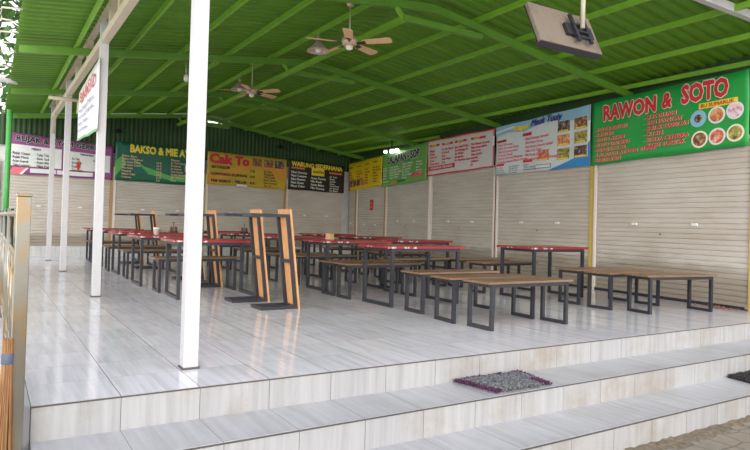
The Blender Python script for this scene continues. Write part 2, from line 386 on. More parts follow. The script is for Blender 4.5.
class Banner:
    """a printed vinyl sheet hung between four corners; s runs left to right as read, t bottom to top"""
    def __init__(s, name, label, tl, tr, bl, br, nrm, mat, wob=.010, ph=0):
        s.c = [Vector(p) for p in (bl, br, tl, tr)]; s.n = Vector(nrm); s.wob = wob * .6; s.ph = ph
        s.root = thing(name, label, 'banner', tuple((s.c[0] + s.c[1]) / 2), 0, 'food stall banners')
        s.off = Vector(s.root.location); s.w = (s.c[1] - s.c[0]).length; s.h = (s.c[2] - s.c[0]).length
        g = MB(); nx, ny = 40, 10
        vs = [s.at(i / nx, j / ny, 0) for j in range(ny + 1) for i in range(nx + 1)]
        fs = [(j * (nx + 1) + i, j * (nx + 1) + i + 1, (j + 1) * (nx + 1) + i + 1, (j + 1) * (nx + 1) + i) for j in range(ny) for i in range(nx)]
        g.add(vs, fs, True); o = g.build('sheet', mat, s.root)
        sd = o.modifiers.new('thickness', 'SOLIDIFY'); sd.thickness = .002; sd.offset = -1
    def at(s, u, v, d):
        b, br, t, trr = s.c
        p = b * (1 - u) * (1 - v) + br * u * (1 - v) + t * (1 - u) * v + trr * u * v
        w = s.wob * (math.sin(u * 9 + v * 4 + s.ph) + .6 * math.sin(u * 21 - v * 9 + 2 * s.ph)) - s.wob * 1.6
        sag = .012 * math.sin(u * math.pi * 4) * (v - .5)
        return p + s.n * (w + d) + Vector((0, 0, sag)) - s.off
    def put(s, g, name, mat, d): return g.map(lambda p: s.at(p.x, p.y, d + p.z)).build(name, mat, s.root, fix=False)
    def flip(s, g): return g
    def words(s, txt, u0, v0, u1, v1, mat, fat=.03, out=None, outm=None, name='lettering', slant=0):
        def fit(r):
            g = fat_text(txt, r); xs = [p[0] for p in text_verts(txt)[0]]; ys = [p[1] for p in text_verts(txt)[0]]
            a, b, c, e = min(xs), max(xs), min(ys), max(ys)
            k = lambda p: Vector((u0 + (p.x - a) / (b - a) * (u1 - u0) + slant * (p.y - c), v0 + (p.y - c) / (e - c) * (v1 - v0), p.z)); return g.map(k)
        if out: s.put(fit(out), name + '_outline', outm, .020)
        return s.put(fit(fat), name, mat, .025)
    def lines(s, rows, u0, v1, lh, mat, cw=.018, fat=.02, name='menu_line', fill=.95):
        """rows of small print as one block of lettering; cw is the width of one character"""
        for i, txt in enumerate(rows):
            g = MB()
            vs, fs = text_verts(txt); xs = [p[0] for p in vs]; a, b = min(xs), max(xs); wid = cw * len(txt); top = v1 - i * lh
            for dx in ((-fat, fat) if fat else (0,)):
                g.add([(u0 + (x + dx - a) / (b - a) * wid, top - lh * fill + max(-.1, y) * lh * fill, 0) for x, y, z in vs], fs)
            s.put(g, name, mat, .024 if 'outline' not in name else .020)
    def patch(s, u0, v0, u1, v1, mat, name, d=.011, rnd=0):
        g = MB(); n = 8
        vs = [(u0 + (u1 - u0) * i / n, v, 0) for v in (v0, v1) for i in range(n + 1)]
        g.add(vs, [(i, i + 1, n + 2 + i, n + 1 + i) for i in range(n)]); return s.put(g, name, mat, d)
    def poly(s, pts, mat, name, d=.009):
        return s.put(MB().add([(u, v, 0) for u, v in pts], [tuple(range(len(pts)))]), name, mat, d)
    def strip(s, lower, upper, mat, name, d=.004):
        m = 8
        def dense(p): return [(p[i][0] + (p[i + 1][0] - p[i][0]) * k / m, p[i][1] + (p[i + 1][1] - p[i][1]) * k / m) for i in range(len(p) - 1) for k in range(m)] + [p[-1]]
        lo, up = dense(lower), dense(upper); n = len(lo); q = 4
        vs = [(a[0] + (b[0] - a[0]) * j / q, a[1] + (b[1] - a[1]) * j / q, 0) for j in range(q + 1) for a, b in zip(lo, up)]
        return s.put(MB().add(vs, [(j * n + i, j * n + i + 1, (j + 1) * n + i + 1, (j + 1) * n + i) for j in range(q) for i in range(n - 1)]), name, mat, d)
    def disc(s, u, v, ru, mat, name, d=.011, ry=None):
        rv = (ry if ry else ru * s.w / s.h); n = 20
        return s.put(MB().add([(u + ru * math.cos(2 * math.pi * k / n), v + rv * math.sin(2 * math.pi * k / n), 0) for k in range(n)], [tuple(range(n))]), name, mat, d)
def ink(name, rgb, rough=.45): return plain('print_' + name, rgb, rough, 0, .05, 3)
I = dict(red=ink('red', (214, 50, 62)), cream=ink('cream', (250, 236, 214)), yellow=ink('yellow', (250, 226, 70)), black=ink('black', (26, 26, 26)),
         white=ink('white', (232, 232, 230)), pink=ink('pink', (232, 110, 126)), navy=ink('navy', (70, 60, 140)), grey=ink('grey', (110, 112, 116)),
         blue=ink('blue', (56, 140, 206)), sky=ink('sky', (150, 196, 222)), orange=ink('orange', (238, 128, 72)), peach=ink('peach', (240, 190, 170)),
         dgreen=ink('dark_green', (20, 96, 60)), lgreen=ink('light_green', (96, 178, 92)), purple=ink('purple', (150, 84, 150)), maroon=ink('maroon', (150, 60, 60)),
         brown=ink('brown', (150, 84, 66)), ochre=ink('ochre', (214, 170, 30)), gold=ink('gold', (206, 170, 60)), amber=ink('amber', (226, 160, 60)), teal=ink('teal', (24, 110, 90)))
F = [food('food_photo_brown', [(70, 40, 30), (150, 96, 60), (210, 180, 140)]), food('food_photo_orange', [(150, 70, 40), (222, 140, 90), (240, 200, 150)]),
     food('food_photo_green', [(60, 80, 40), (170, 150, 70), (226, 210, 150)]), food('food_photo_dark', [(40, 32, 30), (96, 66, 56), (200, 190, 180)]),
     food('food_photo_red', [(170, 60, 50), (226, 120, 90), (250, 220, 210)]), food('food_photo_pink', [(200, 90, 120), (240, 200, 210), (250, 240, 240)])]
NR = (-CA, SA, 0)
def rw(y, z, d=.08): return (xw(y) - d * CA, y + d * SA, z)
def bw(x, z, d=.08): return (x, BY - d, z)

# hanging white sign on the truss between the second and third post (read from outside, i.e. from the left)
b = Banner('hanging_sign', 'white hanging cloth sign with red heading on the left truss', (PXX - .065, 10.92, 3.04), (PXX - .065, 8.75, 3.16), (PXX - .065, 10.92, 2.27), (PXX - .065, 8.75, 2.18), (-1, 0, 0), I['white'], .004)
b.root['category'] = 'sign'; del b.root['group']
b.words('BAKSO', .16, .70, .86, .88, I['red'], .03)
for i, t in enumerate(('Mie Ayam Bakso', 'Lontong Kupang', 'Soto Ayam', 'Es Campur')): b.words(t, .12, .50 - i * .125, .12 + .052 * len(t), .57 - i * .125, I['navy'], .01)
b.patch(0, 0, 1, .035, I['lgreen'], 'border')

# ------------------------------------------------------------------ shutters
def shutter_mesh(w, z0, z1, pitch=.079):
    g = MB(); prof = []; z = z0
    while z < z1 - .01:
        prof += [(0, z), (-.012, z + .012), (-.015, z + pitch * .5), (-.011, z + pitch - .010), (0, z + pitch - .003)]; z += pitch
    n = len(prof); vs = [(x, y, zz) for x in (0, w) for (y, zz) in prof]
    g.add(vs, [(i, n + i, n + i + 1, i + 1) for i in range(n - 1)])
    g.add([(0, .02, z0), (w, .02, z0), (w, .02, z), (0, .02, z)], [(0, 1, 2, 3)])
    return g
def shutter(p0, p1, z0, z1, label, locks=(.30, .70), zl=1.14, local=True):
    p0, p1 = Vector(p0 + (0,)), Vector(p1 + (0,)); d = p1 - p0; w = d.length
    t = thing('roller_shutter', label, 'shutter', p0, math.atan2(d.y, d.x), 'closed roller shutters')
    shutter_mesh(w, z0, z1).build('curtain', M['slat'], t, fix=False)
    g = MB(); g.box((0, -.028, z0), (w, .018, z0 + .05)); g.build('bottom_rail', M['slat'], t)
    for u in locks:
        g = MB(); g.box((u * w - .05, -.045, zl - .02), (u * w + .05, -.015, zl + .02)); g.build('lock_handle', M['lock'], t, .006)
    g = MB(); g.tube([(w * .48, -.012, zl - .16), (w * .48, -.026, zl - .16)], .012, 10); g.build('keyhole', M['grout'], t)
    return t
RP = [4.48, 7.32, 10.17, 12.95, 15.52, 17.65]
rl = ['in the right wall under the green and white soup banner', 'in the right wall under the white menu with food photos', 'in the right wall under the red bordered menu',
      'in the right wall under the light green banner', 'in the right wall under the yellow banner, with a red notice']
for i in range(5):
    a, c = RP[i + 1] - .1, RP[i] + (.1 if i else -.02)
    shutter((xw(a), a), (xw(c), c), .02, 2.42, 'closed grey roller shutter ' + rl[i], zl=1.19 if i < 4 else 1.05)
a, c = 18.25, 17.75; shutter((xw(a), a), (xw(c), c), .26, 2.42, 'narrow strip of roller shutter in the back right corner', (.4,), 1.1)
a, c = 4.37, 3.3; shutter((xw(a), a), (xw(c), c), .02, 2.42, 'shutter sliver at the right edge beyond the last yellow post', (.6,), 1.16)
BP = [.30, 2.90, 5.48, 8.10, 10.25]
bl = ['in the back wall under the purple banner', 'in the back wall under the dark green noodle banner', 'in the back wall under the mustard yellow banner', 'in the back wall under the black menu banner']
for i in range(4): shutter((BP[i] + .08, BY), (BP[i + 1] - .08, BY), .26, 2.42, 'closed grey roller shutter ' + bl[i], zl=1.3)
shutter((-.6, BY), (.22, BY), .26, 2.42, 'piece of roller shutter left of the green corner pole', (.5,), 1.3)
# posts between the shutters
def spost(y, mats, label, tw=.17):
    t = thing('shutter_post', label, 'post', (xw(y), y, 0), R(-6) * -0 - R(0), 'posts between the shutters')
    t.rotation_euler = (0, 0, math.atan2(-CA, -SA))
    n = len(mats); w = tw / n
    for k, m in enumerate(mats):
        g = MB(); x0 = -tw / 2 + k * w; g.box((x0, -.03 if k % 2 == 0 else -.02, .0), (x0 + w - .004, .05, 2.42)); g.build('guide_rail' if m != 'brown' else 'inner_channel', M[m], t)
spost(4.42, ['yellow'], 'yellow shutter post at the right end of the right wall', .07)
spost(7.32, ['yellow', 'yellow', 'cream'], 'yellow and white shutter post in front of the banner joint above')
spost(10.17, ['cream', 'brown', 'cream'], 'white twin shutter post with a brown gap')
spost(12.95, ['cream', 'cream'], 'plain white shutter post in the right wall')
spost(15.52, ['tan', 'cream'], 'tan and white shutter post in the right wall')
spost(17.65, ['tan', 'brown', 'cream'], 'brown shutter post nearest the back right corner')
for x, m, lb in ((2.90, 'tan', 'tan post in the back wall between purple and dark green banner'), (5.48, 'yellow', 'yellow post in the back wall under the mustard banner'), (8.10, 'tan', 'tan post in the back wall left of the black banner')):
    t = thing('shutter_post', lb, 'post', (x, BY, .26), 0, 'posts between the shutters')
    g = MB(); g.box((-.075, -.04, 0), (-.0, .05, 2.2)); g.build('guide_rail', M[m], t); g = MB(); g.box((.004, -.03, 0), (.075, .05, 2.2)); g.build('guide_rail', M['cream'], t)
n_ = thing('red_notice', 'small red paper notice stuck on a far shutter', 'notice', (xw(16.45) - .03, 16.45, 1.52)); n_.rotation_euler = (0, 0, math.atan2(-CA, -SA))
g = MB(); g.box((-.11, -.012, -.01), (.11, -.006, .32)); g.build('paper', M['redpaper'], n_)
g = MB(); g.box((-.07, -.0135, .06), (.06, -.012, .12)); g.box((-.04, -.0135, .17), (.04, -.012, .26)); g.build('print', I['pink'], n_)

# ------------------------------------------------------------------ banners on the right wall
def vinyl(name, rgb, var=.06): return plain('vinyl_' + name, rgb, .38, 0, var, 1.3)
b = Banner('soup_banner', 'bright green banner headed RAWON & SOTO with round dish photos', rw(7.34, 3.37), rw(4.46, 3.38), rw(7.34, 2.24), rw(4.46, 2.30), NR, vinyl('green', (40, 160, 72)), .012, 1)
b.words('RAWON', .10, .68, .475, .90, I['red'], .05, .085, I['cream']); b.words('&', .52, .70, .575, .90, I['red'], .05, .085, I['cream']); b.words('SOTO', .64, .71, .895, .95, I['red'], .05, .085, I['cream'])
b.patch(.735, .585, .945, .665, I['yellow'], 'name_plate'); b.words('BU SUMARLIK', .75, .60, .93, .65, I['red'], .02)
rows = ['- NASI RAWON', '- RAWON', '- SOTO AYAM', '- SOTO DAGING', '- NASI PECEL', '- LALAPAN AYAM & TEMPE', '- PENYETAN']; b.lines(rows, .03, .60, .080, I['cream'], .0205, .10, 'menu_line_outline', 1.05); b.lines(rows, .03, .60, .080, I['red'], .0205, .05, fill=1.05)
rows = ['- JUS BUAH', '- TEH HANGAT', '- JERUK HANGAT', '- KOPI', '- SODA GEMBIRA', '- KOPI TUBRUK']; b.lines(rows, .40, .66, .084, I['cream'], .0205, .10, 'menu_line_outline', 1.05); b.lines(rows, .40, .66, .084, I['red'], .0205, .05, fill=1.05)
for i, (u, v, f, rim) in enumerate(((.735, .46, 3, 'sky'), (.835, .47, 1, 'white'), (.93, .49, 5, 'white'), (.745, .17, 0, 'cream'), (.84, .175, 4, 'white'), (.935, .19, 2, 'cream'))):
    b.disc(u, v, .046, I[rim], 'plate_photo'); b.disc(u, v, .036 if i else .022, F[f], 'dish_photo', .014)
b = Banner('photo_menu_banner', 'white and sky blue menu banner with six square food photos', rw(10.14, 3.29), rw(7.37, 3.36), rw(10.14, 2.22), rw(7.37, 2.24), NR, vinyl('pale', (222, 228, 230)), .010, 2)
b.strip([(0, .80), (.15, .84), (.35, .80), (.6, .90), (1, .74)], [(0, 1), (.15, 1), (.35, 1), (.6, 1), (1, 1)], I['sky'], 'sky_print')
b.strip([(0, .87), (.2, .90), (.4, .87)], [(0, .90), (.2, .95), (.4, .885)], I['white'], 'cloud_print', .008)
b.strip([(.62, 0), (.8, 0), (.9, 0), (1, 0)], [(.62, .01), (.8, .11), (.92, .2), (1, .42)], I['blue'], 'wave_print')
b.words('Depot', .235, .81, .40, .93, I['yellow'], .05, .065, I['ochre'], slant=.01); b.words('Mauk Tuuiy', .42, .83, .73, .98, I['navy'], .04, slant=.02)
b.patch(.02, .665, .135, .715, I['red'], 'heading_plate'); b.patch(.33, .70, .43, .76, I['red'], 'heading_plate'); b.patch(.02, .19, .11, .235, I['red'], 'heading_plate'); b.patch(.34, .19, .44, .245, I['red'], 'heading_plate')
b.lines(['Nasi Goreng', 'Nasi Goreng Ayam', 'Mie Goreng Jawa', 'Capcay Kuah', 'Ayam Goreng Mentega', 'Koloke Asam Manis Ayam'], .045, .65, .068, I['pink'], .0155, .05)
b.lines(['Nasi Campur Spesial', 'Nasi Ayam Kecap', 'Nasi Ayam Geprek Sambal', 'Tahu Tek Telur', 'Mie Kuah Spesial', 'Bihun Goreng Seafood Komplit'][:6], .37, .69, .079, I['pink'], .0125, .05)
b.lines(['Es Teh', 'Es Jeruk', 'Kopi Susu', 'Air Mineral'], .03, .17, .042, I['grey'], .011, .02); b.lines(['Jus Alpukat', 'Jus Jambu', 'Jus Tomat', 'Es Degan'], .18, .18, .042, I['grey'], .011, .02); b.lines(['Extra', 'Telur Ceplok', 'Kerupuk Udang'], .35, .17, .045, I['grey'], .011, .03)
for i, (u, v, f) in enumerate(((.70, .64, 3), (.86, .64, 0), (.70, .40, 1), (.86, .40, 2), (.70, .16, 2), (.86, .16, 3), (.505, .19, 4))):
    b.patch(u - .005, v - .005, u + .122, v + .195, I['white'], 'photo_border'); b.patch(u, v, u + .117, v + .19, F[f], 'dish_photo', .014); b.patch(u + .01, v + .005, u + .105, v + .03, I['yellow'], 'caption_strip', .017)
b.patch(.475, .05, .64, .12, I['dgreen'], 'caption_strip'); b.patch(.48, .06, .635, .11, I['white'], 'caption_strip', .014)
b = Banner('red_frame_banner', 'white menu banner with a red border and four text columns', rw(13.06, 3.32), rw(10.19, 3.29), rw(13.06, 2.38), rw(10.19, 2.42), NR, vinyl('offwhite', (222, 214, 214)), .010, 3)
for q in ((0, 0, 1, .035), (0, .965, 1, 1), (0, 0, .012, 1), (.985, 0, 1, 1)): b.patch(*q, I['red'], 'border')
for k, u in enumerate((.04, .25, .45, .69)):
    b.patch(u, .80, u + .17 + .03 * (k == 3), .86, I['red'], 'heading_plate'); b.words(('MENU', 'MINUM', 'JUS', 'PAKET')[k], u + .045, .81, u + .13, .85, I['yellow'], .06, name='heading_lettering')
cols = [['Bakwan', 'Pisang', 'Tahu Isi', 'Tempe', 'Cireng Ayam'], ['Es Teh Manis', 'Es Jeruk', 'Kopi', 'Susu Segar', 'Soda'], ['Jus Apel Fuji', 'Jus Mangga Es', 'Jus Melon', 'Jus Jambu', 'Jus Alpukat Susu'], ['Nasi Bebek Goreng', 'Nasi Ayam Bakar', 'Nasi Lele', 'Nasi Empal', 'Sambal', 'Lalapan', 'Es']]
for k, u in enumerate((.05, .26, .46, .70)): b.lines(cols[k], u, .74, .09, I['red'], .0145, .05)
b.patch(.03, .14, .46, .26, I['red'], 'slogan_plate'); b.words('MENERIMA PESANAN', .06, .17, .43, .23, I['white'], .02, name='slogan_lettering')
b = Banner('side_dish_banner', 'light green banner headed LALAPAN - SOP in black', rw(15.68, 3.20), rw(13.09, 3.32), rw(15.68, 2.20), rw(13.09, 2.28), NR, vinyl('lightgreen', (112, 176, 84)), .010, 4)
b.words('LALAPAN - SOP', .15, .66, .86, .87, I['black'], .05, .10, I['white'])
for k, u in enumerate((.03, .21, .50, .80)):
    b.lines([['Ayam', 'Bebek', 'Lele', 'Nila', 'Tahu'], ['Sop Ayam', 'Sop Buntut', 'Sop Iga Sapi', 'Sop Daging', 'Sop Ceker'], ['Nasi Putih', 'Nasi Uduk', 'Es Jeruk', 'Es Teh', 'Kopi Hitam', 'Susu'], ['Tempe', 'Terong', 'Kol', 'Petai', 'Telur']][k], u, .60 - .02 * (k % 2), .075, I['white'], .022, .06)
    if k in (1, 2): b.words(('', 'SOP', 'MENU', '')[k], u + .02, .615, u + .17, .645, I['dgreen'], .04, name='heading_lettering')
b.patch(.68, .14, .92, .27, I['pink'], 'offer_plate'); b.words('PROMO', .71, .165, .89, .245, I['red'], .05, .09, I['cream'])
b.patch(.22, .06, .36, .12, I['orange'], 'sticker'); b.patch(.38, .07, .55, .13, I['teal'], 'sticker'); b.lines(['Sambal'], .04, .2, .08, I['white'], .02, .04)
b = Banner('yellow_menu_banner', 'bright yellow menu banner beside the light green one', rw(18.2, 3.10), rw(15.72, 3.18), rw(18.2, 2.16), rw(15.72, 2.26), NR, vinyl('yellow', (232, 204, 24)), .010, 5)
for k, (u, rows) in enumerate(((.03, ['Soto', 'Rawon', 'Pecel', 'Gulai Ayam']), (.28, ['Es Teh', 'Es Jeruk', 'Kopi', 'Jus Apel']), (.53, ['Gado', 'Lontong', 'Sate', 'Nasi', 'Sayur', 'Telur']), (.77, ['Mie Kuah', 'Mie Goreng', 'Bihun', 'Kwetiau', 'Capcay', 'Lodeh']))):
    b.words(('MENU', 'MINUM', 'LAIN', 'ANEKA')[k], u, .80 if k < 3 else .82, u + .12, .85 if k < 3 else .87, I['black'], .03, name='heading_lettering'); b.lines(rows, u, .72, .095, I['maroon'], .021, .06)
for k in range(4): b.patch(.03 + k * .125, .14, .135 + k * .125, .34, F[(3, 0, 3, 1)[k]], 'dish_photo', .014)
b.patch(.0, .03, .06, .09, I['red'], 'sticker')
# back wall banners
NB = (0, -1, 0)
b = Banner('purple_menu_banner', 'purple banner headed RUJAK & AYAM GEPREK with two white panels', bw(.38, 3.17), bw(2.87, 3.02), bw(.38, 2.11), bw(2.87, 2.09), NB, vinyl('purple', (150, 78, 136)), .008, 6)
b.words('RUJAK & AYAM GEPREK', .07, .77, .90, .94, I['black'], .04, .075, I['white'])
b.patch(.02, .20, .49, .72, I['white'], 'menu_panel'); b.patch(.57, .20, .97, .70, I['white'], 'menu_panel')
b.words('MENU', .21, .62, .29, .67, I['black'], .03, name='heading_lettering'); b.words('MINUMAN', .67, .62, .80, .67, I['black'], .03, name='heading_lettering')
b.lines(['Rujak Cingur', 'Rujak Manis', 'Ayam Geprek', 'Tahu Lontong'], .04, .57, .095, I['black'], .013, .02); b.lines(['- Tahu Tek', '- Gado Gado', '- Ayam Bakar', '- Nasi Putih'], .24, .57, .095, I['black'], .013, .02)
b.lines(['Es Teh', 'Es Jeruk', 'Kopi', 'Teh Panas'], .59, .57, .10, I['black'], .012, .02); b.lines(['Es Degan', '- Jus', '- Sirup', '- Susu'], .80, .57, .10, I['black'], .012, .02)
b.disc(.655, .34, .022, I['orange'], 'chilli_print', .015, .13); b.disc(.655, .32, .014, I['red'], 'chilli_print', .019, .07)
b.patch(.20, .05, .44, .16, I['white'], 'phone_strip'); b.patch(.45, .05, .80, .16, I['white'], 'phone_strip'); b.poly([(.0, .0), (.10, .0), (.17, .17), (.05, .17)], I['pink'], 'stripe_print'); b.poly([(.10, .0), (.13, .0), (.19, .17), (.17, .17)], I['white'], 'stripe_print')
b = Banner('noodle_banner', 'dark green banner headed BAKSO & MIE AYAM in yellow', bw(2.93, 3.17), bw(5.44, 3.12), bw(2.93, 2.10), bw(5.44, 2.05), NB, vinyl('darkgreen', (22, 100, 72)), .008, 7)
b.strip([(0, .1), (.15, .55), (.35, .22), (.6, .10), (1, .05)], [(0, .5), (.12, .75), (.3, .42), (.6, .22), (1, .38)], I['lgreen'], 'leaf_print', .003); b.strip([(.0, .98), (.12, .45), (.22, .2)], [(.05, .99), (.2, .55), (.35, .25)], I['teal'], 'leaf_print', .004)
b.words('BAKSO & MIE AYAM', .155, .76, .93, .95, I['yellow'], .05, name='title_lettering')
b.lines(['Bakso Biasa', 'Bakso Urat Besar', 'Mie Ayam Bakso', 'Mie Ayam Ceker', 'Mie Ayam', 'Pangsit', 'Bakso Tahu', 'Lontong'], .07, .70, .078, I['peach'], .014, .03); b.lines(['10 K', '12 K', '15 K', '13 K', '10 K', '12 K', '8 K'], .44, .58, .078, I['peach'], .014, .03)
b.lines(['Minuman', 'Es Teh Manis', 'Es Jeruk', 'Es Campur', 'Teh Hangat', 'Jeruk Hangat', 'Air Mineral', 'Kopi'], .60, .70, .078, I['peach'], .014, .03); b.patch(.76, .36, .92, .54, I['peach'], 'price_plate')
b = Banner('snack_banner', 'mustard yellow banner headed Cak To in red', bw(5.50, 3.12), bw(8.07, 3.07), bw(5.50, 2.14), bw(8.07, 2.09), NB, vinyl('mustard', (206, 172, 56), .14), .008, 8)
b.strip([(.0, .05), (.3, .3), (.6, .7), (1, .2)], [(0, .3), (.3, .55), (.6, .8), (1, .75)], I['amber'], 'swirl_print', .003)
b.words('Cak', .03, .67, .29, .93, I['red'], .07); b.words('To', .335, .67, .50, .93, I['red'], .07)
b.words('BATAGOR', .05, .51, .27, .59, I['black'], .035); b.words('LONTONG KUPANG', .05, .30, .48, .38, I['black'], .035); b.words('MIE REBUS - TELUR', .05, .09, .48, .17, I['black'], .035)
for v, t in ((.48, '7 K'), (.30, '10 K'), (.10, '8 K')): b.words(t, .52, v, .585, v + .07, I['black'], .03)
b.lines(['Es Teh', 'Es Jeruk', 'Teh Tarik', 'Kopi Hitam', 'Susu Hangat', 'Air Es'], .70, .60, .092, I['black'], .016, .03)
for k, u in enumerate((.55, .70, .84)): b.patch(u, .68, u + .12, .93, F[(0, 0, 3)[k]], 'dish_photo')
b.patch(.36, .0, .49, .06, I['white'], 'tape_strip')
b = Banner('black_menu_banner', 'black menu banner with yellow heading in the back right corner', bw(8.13, 3.10), bw(10.2, 3.02), bw(8.13, 2.13), bw(10.2, 2.09), NB, vinyl('black', (40, 38, 36)), .008, 9)
b.words('WARUNG SEDERHANA', .05, .79, .95, .94, I['yellow'], .05, name='title_lettering'); b.patch(.40, .54, .63, .80, I['yellow'], 'heading_plate'); b.words('KANTIN', .43, .63, .61, .70, I['black'], .04, name='heading_lettering')
b.patch(.05, .70, .28, .76, I['orange'], 'heading_plate'); b.patch(.72, .66, .95, .72, I['orange'], 'heading_plate')
b.lines(['Nasi Goreng', 'Nasi Campur', 'Nasi Rames', 'Nasi Ayam', 'Nasi Telur'], .05, .66, .115, I['white'], .024, .05); b.lines(['Ayam Goreng', 'Mie Kuah', 'Ayam Bakar', 'Mie Goreng'], .39, .52, .115, I['white'], .024, .05)
b.lines(['Es Teh', 'Kopi', 'Jeruk', 'Susu', 'Teh Poci', 'Es Sirup', 'Es Batu'], .73, .60, .082, I['white'], .021, .05)

# ------------------------------------------------------------------ tables and benches
def make_table():
    t = thing('dining_table', '', 'table', (0, 0, 0), 0, 'red topped dining tables')
    L, D, Z = 1.27, .74, .79
    g = MB(); g.box((-L / 2, -D / 2, Z - .012), (L / 2, D / 2, Z)); g.build('tabletop', M['red'], t, .002)
    g = MB(); g.box((-L / 2 + .001, -D / 2 + .001, Z - .034), (L / 2 - .001, D / 2 - .001, Z - .012)); g.build('edge_band', M['edge'], t)
    frames(t, .54, .352, Z - .034, .042)
    return t
def frames(t, fx, fy, zt, w, shear=0):
    sh = (lambda p: Vector((p.x, p.y, p.z - shear * (p.x + .575))))
    for s in (-1, 1):
        g = MB(); x = s * fx; a = w / 2
        g.box((x - a, -fy, 0), (x + a, fy, w)); g.box((x - a, -fy, zt - w), (x + a, fy, zt))
        g.box((x - a, -fy, w), (x + a, -fy + w, zt - w)); g.box((x - a, fy - w, w), (x + a, fy, zt - w)); g.map(sh).build('leg_frame', M['steel'], t)
    for s in (-1, 1):
        g = MB(); y0 = s * (fy - w / 2) ; g.box((-fx + w / 2, y0 - w / 2, zt - w), (fx - w / 2, y0 + w / 2, zt)); g.map(sh).build('rail', M['steel'], t)
    g = MB(); g.box((-.02, -fy + w, zt - w + .004), (.02, fy - w, zt - .002)); g.map(sh).build('cross_bar', M['steel'], t)
def make_bench(top, shear=0, label='bench', group='brown benches'):
    t = thing('bench', '', 'bench', (0, 0, 0), 0, group); L, D, Z = 1.27, (.38 if shear else .41), .50
    sh = (lambda p: Vector((p.x, p.y, p.z - shear * (p.x + .575))))
    g = MB(); g.box((-L / 2, -D / 2, Z - .022), (L / 2, D / 2, Z)); g.map(sh).build('seat', M[top], t, .002)
    frames(t, .555, (.165 if shear else .188), Z - .022, .038, shear); return t
protoT = make_table(); usedT = [0]
def table(x, y, rz, label):
    if not usedT[0]: usedT[0] = 1; protoT.location = (x, y, 0); protoT.rotation_euler = (0, 0, R(rz)); protoT['label'] = label; return protoT
    return dup(protoT, (x, y, 0), R(rz), label)
protoB = make_bench('bwood'); usedB = [0]
def bench(x, y, rz, label):
    if not usedB[0]: usedB[0] = 1; protoB.location = (x, y, 0); protoB.rotation_euler = (0, 0, R(rz)); protoB['label'] = label; return protoB
    return dup(protoB, (x, y, 0), R(rz), label)
# middle block
bench(4.94, 4.84, 0, 'brown bench nearest the steps in the middle block')
bench(4.89, 5.32, -5, 'brown bench directly behind the one nearest the steps')
bench(4.98, 6.06, -1, 'brown bench in front of the nearest long red table')
table(4.94, 6.87, 0, 'red topped table nearest the camera in the middle block')
bench(4.86, 7.60, -1, 'brown bench right behind the nearest middle red table')
bench(4.86, 8.07, 0, 'brown bench in front of the second middle red table')
table(5.00, 8.76, 0, 'second red topped table of the middle block, with a tan carton')
bench(5.02, 9.62, 0, 'brown bench behind the second middle red table')
bench(4.90, 10.3, 1, 'brown bench in front of the third middle red table')
table(4.95, 11.0, 0, 'third red topped table of the middle block')
bench(4.95, 11.85, -1, 'brown bench behind the third middle red table')
bench(5.05, 12.5, 0, 'brown bench in front of the fourth middle red table')
table(5.0, 13.2, 0, 'fourth red topped table of the middle block')
bench(4.95, 14.1, 0, 'brown bench behind the fourth middle red table')
table(5.0, 15.4, 0, 'red topped table of the middle block furthest from the steps')
# right block
bench(7.80, 4.87, -9, 'brown bench nearest the right wall and the steps')
bench(7.62, 5.45, 2, 'second brown bench from the steps in the right block')
bench(7.68, 5.99, -1, 'brown bench in front of the nearest right red table')
table(7.43, 6.80, 0, 'red topped table nearest the right wall shutters')
bench(7.35, 7.60, 0, 'brown bench behind the nearest right red table')
bench(6.29, 8.66, 0, 'brown bench between the second middle and second right red tables')
bench(7.60, 8.45, 0, 'brown bench in front of the second right red table')
table(6.85, 9.45, 0, 'second red topped table of the right block')
bench(7.22, 10.35, 0, 'brown bench behind the second right red table')
bench(7.3, 11.1, 0, 'brown bench in front of the third right red table')
table(7.3, 11.8, 0, 'third red topped table of the right block')
bench(7.3, 12.7, 0, 'brown bench behind the third right red table')
table(7.4, 14.0, 0, 'red topped table of the right block furthest from the steps')
# left block
table(2.68, 8.50, -1, 'red topped table nearest the near white post in the left block')
bench(2.65, 9.22, 0, 'brown bench behind the nearest left red table')
table(2.57, 10.30, 0, 'second red topped table of the left block, with a white cup')
bench(2.62, 11.42, 0, 'brown bench behind the second left red table')
table(2.62, 12.5, 0, 'third red topped table of the left block')
bench(2.58, 13.10, 0, 'brown bench behind the third left red table')
table(2.62, 14.5, 0, 'fourth red topped table of the left block')
bench(2.6, 15.6, 0, 'brown bench in front of the furthest left red table')
table(2.62, 16.2, 0, 'red topped table of the left block next to the back wall')
# benches stood on end: seat upright facing away, frames pointing left
def upended(x, y, rz, label, proto=[None]):
    if proto[0] is None:
        t = make_bench('owood', .125, group='benches stood on end'); proto[0] = t
    else: t = dup(proto[0], (0, 0, 0), 0, label)
    t['label'] = label; t.rotation_euler = (0, 0, 0)
    m = Matrix.Translation((x, y, .576)) @ Matrix.Rotation(R(rz), 4, 'Z') @ Matrix.Rotation(R(180), 4, 'Z') @ Matrix.Rotation(R(-90), 4, 'Y')
    t.rotation_mode = 'XYZ'; t.location = m.to_translation(); t.rotation_euler = m.to_euler('XYZ'); return t
# local z=0 (foot bars) ends at the left; the seat is .5 to the right of (x, y)
upended(2.76, 7.02, 0, 'bench stood on end with orange wood underside, closest to the camera')
upended(2.68, 7.78, 0, 'bench stood on end just behind the closest upended bench')
upended(2.68, 9.70, 0, 'bench stood on end behind the nearest left red table')
upended(2.78, 10.95, 0, 'bench stood on end mostly hidden by the near white post')
upended(2.63, 13.56, 0, 'bench stood on end left of the near post, behind the white cup')
upended(2.62, 15.12, 0, 'bench stood on end furthest left, by the back wall')
